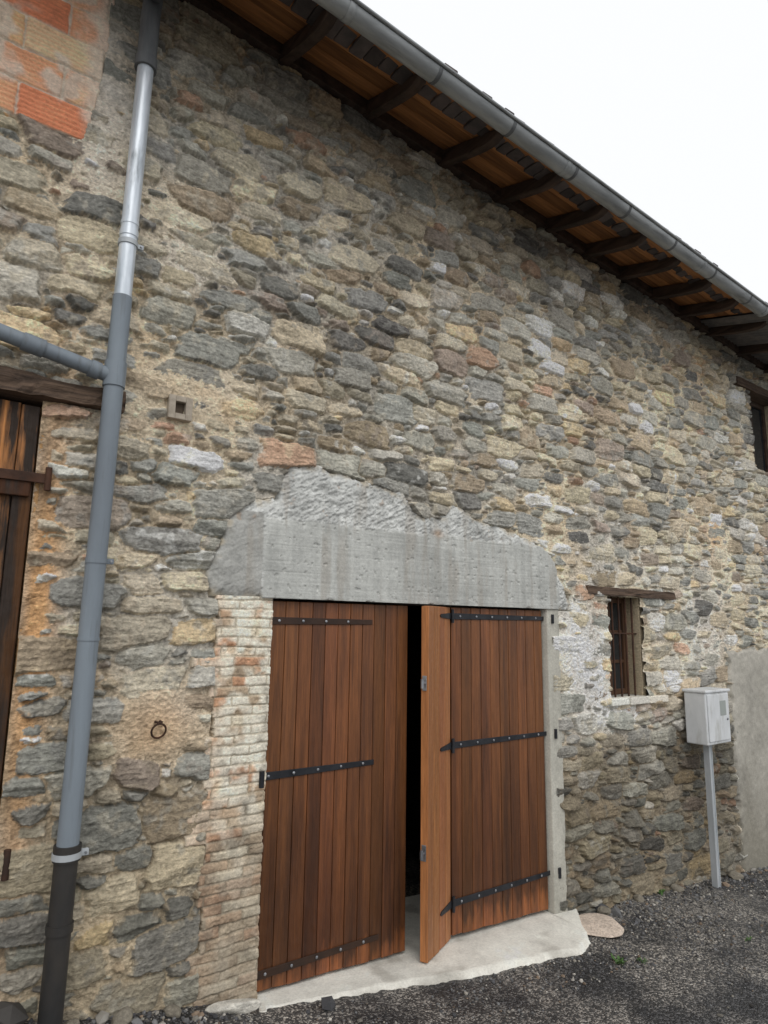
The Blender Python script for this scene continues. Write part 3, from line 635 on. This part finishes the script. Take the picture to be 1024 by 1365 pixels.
bp=N.new('ShaderNodeBump'); bp.inputs['Strength'].default_value=.9; bp.inputs['Distance'].default_value=.008; bp.invert=True; L.new(vo.outputs['Distance'],bp.inputs['Height']); L.new(bp.outputs[0],bs.inputs['Normal'])
bs.inputs['Roughness'].default_value=.5
grid_mesh('ground',GX,GY,GZ,None,None,ma)
ico=bmesh.new(); bmesh.ops.create_icosphere(ico,subdivisions=1,radius=1); iv=np.array([v.co[:] for v in ico.verts]); it=np.array([[v.index for v in f.verts] for f in ico.faces]); ico.free()
NG=26000
gxp=rng.uniform(-1.9,6.5,NG); gyp=-np.abs(rng.normal(0,.75,NG))-.02
front=lambda x: np.interp(x,[-.15,.2,1.2,2.33,2.7],[-.13,-.2,-.38,-.52,-.2])
okk=(gyp>-2.2)&~((gxp>-.12)&(gxp<2.72)&(gyp>front(gxp)+.0))
clus=fbm(gxp,gyp,.35,210,2); okk&=(rng.random(NG)<.45+.7*clus+.5*np.exp(gyp/.15))
gxp,gyp=gxp[okk],gyp[okk]; NG=len(gxp)
sz=rng.lognormal(-5.1,.45,NG)*np.where((gyp>-.3)&(rng.random(NG)<.06),2.6,1.0)
rot=rng.normal(0,1,(NG,3,3)); rot,_=np.linalg.qr(rot)
shp=rng.uniform(.55,1.1,(NG,1,3)); vv=iv[None]*shp*(1+rng.uniform(-.22,.22,(NG,12,1))); vv=np.einsum('nij,nkj->nki',rot,vv)*sz[:,None,None]
vv[...,2]*=.75
vv+=np.stack([gxp,gyp,gh(gxp,gyp)+sz*.25],-1)[:,None]
tt_=(it[None]+12*np.arange(NG)[:,None,None]).reshape(-1,3)
gp=np.array([lin(c,1.5) for c in [(96,96,96),(70,70,72),(120,116,108),(60,58,56),(156,152,144),(110,96,82)]])
gc=gp[rng.choice(6,NG,p=[.3,.24,.16,.15,.09,.06])]*rng.uniform(.5,1.2,(NG,1))
raw_mesh('gravel',vv.reshape(-1,3),tt_,np.repeat(gc,12,0),M_gravel,None,False)
us=np.arange(-.13,2.80,.02); vs=np.linspace(0,1,45); U,Vv=np.meshgrid(us,vs)
yf=np.interp(us,[-.13,-.05,.2,1.2,2.25,2.45,2.6,2.8],[-.13,-.17,-.2,-.38,-.53,-.45,-.25,-.03])+.016*fbm(us,us*0,.1,220,3)
yb_=np.where((us>.0)&(us<2.53),.8,-.02)
Ys=yb_[None]*(1-Vv)+yf[None]*Vv
zd=-.02-.052*U; zfr=gh(U,Ys)+.028
Zs_=zd+(zfr-zd)*sm(-Ys,.02,.5)+.004*fbm(U,Ys,.15,221,3)
edge=sm(Vv,.955,1.0); Zs_-=edge*.05
cs=lin((192,190,181),1.45)*(1+.14*fbm(U,Ys,.25,222,3)+.08*fbm(U,Ys,.04,223,2))[...,None]
dd=(sm(fbm(U,Ys,.2,224,3)+.5*edge,.25,.8)*.55)[...,None]; cs=cs*(1-dd)+lin((130,126,117),1.4)*dd
grid_mesh('concrete_threshold',U,Ys,Zs_,None,np.clip(cs,.03,.8),M_slab,None,True)
def rock(name,c,s,colr,seed,mat=M_stone,rz=0):
    bm=bmesh.new(); bmesh.ops.create_icosphere(bm,subdivisions=4,radius=1)
    r=np.random.default_rng(seed); pn=[Vector(r.normal(0,1,3)).normalized() for _ in range(12)]; pd=r.uniform(.62,.95,12)
    for v in bm.verts:
        p=v.co.copy()
        for n_,d_ in zip(pn,pd):
            k=p.dot(n_)-d_
            if k>0: p-=n_*k*.92
        v.co=p
    me=D.meshes.new(name); bm.to_mesh(me); bm.free()
    V=np.array([v.co[:] for v in me.vertices]); V*=np.array(s); cr_,sr_=math.cos(rz),math.sin(rz)
    V=np.stack([V[:,0]*cr_-V[:,1]*sr_,V[:,0]*sr_+V[:,1]*cr_,V[:,2]],-1)+np.array(c)
    me.vertices.foreach_set('co',V.astype(np.float32).ravel())
    a=me.attributes.new('Col','FLOAT_COLOR','POINT'); c4_=np.ones((len(V),4),np.float32); c4_[:,:3]=colr*(1+.2*fbm(V[:,0]*1.3,V[:,1]+V[:,2],.05,seed,3))[:,None]; a.data.foreach_set('color',c4_.ravel())
    for p in me.polygons: p.use_smooth=True
    ob=D.objects.new(name,me); scene.collection.objects.link(ob); me.materials.append(mat); return ob
rock('flat_paving_stone',(2.74,-.27,-.20),(.23,.19,.035),lin((180,166,152),1.5),3,rz=.5)
rock('white_kerb_stone',(-.19,-.13,.045),(.15,.04,.04),lin((190,186,176),1.3),4,rz=-.35)
for i,(x,y,s) in enumerate([(-1.0,-.12,.05),(-.75,-.08,.06),(-.5,-.07,.045),(3.1,-.08,.06),(3.6,-.06,.05),(4.2,-.06,.06),(5.2,-.1,.07)]):
    rock('loose_stone',(x,y,float(gh(np.array(x),np.array(y)))+s*.2),(s*1.3,s*.9,s*.7),lin((120,114,102),1.3),20+i,rz=i)
def weed(cx_,cy_,n,hgt,seed):
    r=np.random.default_rng(seed); V=[];F=[]
    z0=float(gh(np.array(cx_),np.array(cy_)))
    for i in range(n):
        a=r.uniform(0,6.28); l=hgt*r.uniform(.5,1.2); w=l*.14; bx,by=cx_+r.normal(0,.02),cy_+r.normal(0,.02); d=np.array([math.cos(a),math.sin(a)]); pn=np.array([-d[1],d[0]])
        o=len(V)
        for t in (0,.35,.7,1):
            p=np.array([bx,by])+d*l*.7*t; zz=z0+l*(t-.45*t*t); ww=w*math.sin(math.pi*min(t*.8+.15,1))
            V.append((p[0]-pn[0]*ww,p[1]-pn[1]*ww,zz)); V.append((p[0]+pn[0]*ww,p[1]+pn[1]*ww,zz))
        for k in range(3): F.append((o+2*k,o+2*k+1,o+2*k+3,o+2*k+2))
    me=D.meshes.new('weed'); me.from_pydata(V,[],F); ob=D.objects.new('weed',me); scene.collection.objects.link(ob); me.materials.append(M_leaf)
weed(2.35,-.72,34,.045,1); weed(2.5,-.78,16,.035,2); weed(3.55,-1.0,14,.03,3); weed(3.95,-.05,20,.06,4)

# ------------------------------------------------------------------ light, sky, camera
w=D.worlds.new('World'); scene.world=w; w.use_nodes=True; nt=w.node_tree; bg=nt.nodes['Background']
sky=nt.nodes.new('ShaderNodeTexSky'); sky.sky_type='NISHITA'; sky.sun_disc=False; sky.sun_elevation=math.radians(48); sky.sun_rotation=math.radians(202); sky.dust_density=4; sky.air_density=1
mx=nt.nodes.new('ShaderNodeMix'); mx.data_type='RGBA'; mx.inputs[0].default_value=.88; nt.links.new(sky.outputs[0],mx.inputs[6]); mx.inputs[7].default_value=(11.0,11.1,11.3,1)
nt.links.new(mx.outputs[2],bg.inputs['Color']); bg.inputs['Strength'].default_value=.1
sl=D.lights.new('sun','SUN'); sl.energy=.75; sl.angle=math.radians(40); sl.color=(1,.98,.95); so=D.objects.new('sun',sl); scene.collection.objects.link(so)
el=math.radians(48); az=math.radians(202)
dv=Vector((math.sin(az)*math.cos(el),math.cos(az)*math.cos(el),math.sin(el)))
so.rotation_euler=dv.to_track_quat('Z','Y').to_euler()
cam=D.cameras.new('camera'); co=D.objects.new('camera',cam); scene.collection.objects.link(co)
cam.sensor_fit='HORIZONTAL'; cam.sensor_width=36; cam.lens=880/1024*36; cam.clip_end=2000; cam.clip_start=.05
R=Matrix(((0.8032142,-0.1117053,-0.5851229),(-0.5955172,-0.1268988,-0.7932566),(0.0143595,0.9856057,-0.1684493)))
co.matrix_world=Matrix.Translation((-1.882,-3.703,2.049))@R.to_4x4()
scene.camera=co
scene.view_settings.view_transform='Standard'; scene.view_settings.look='None'; scene.view_settings.exposure=0
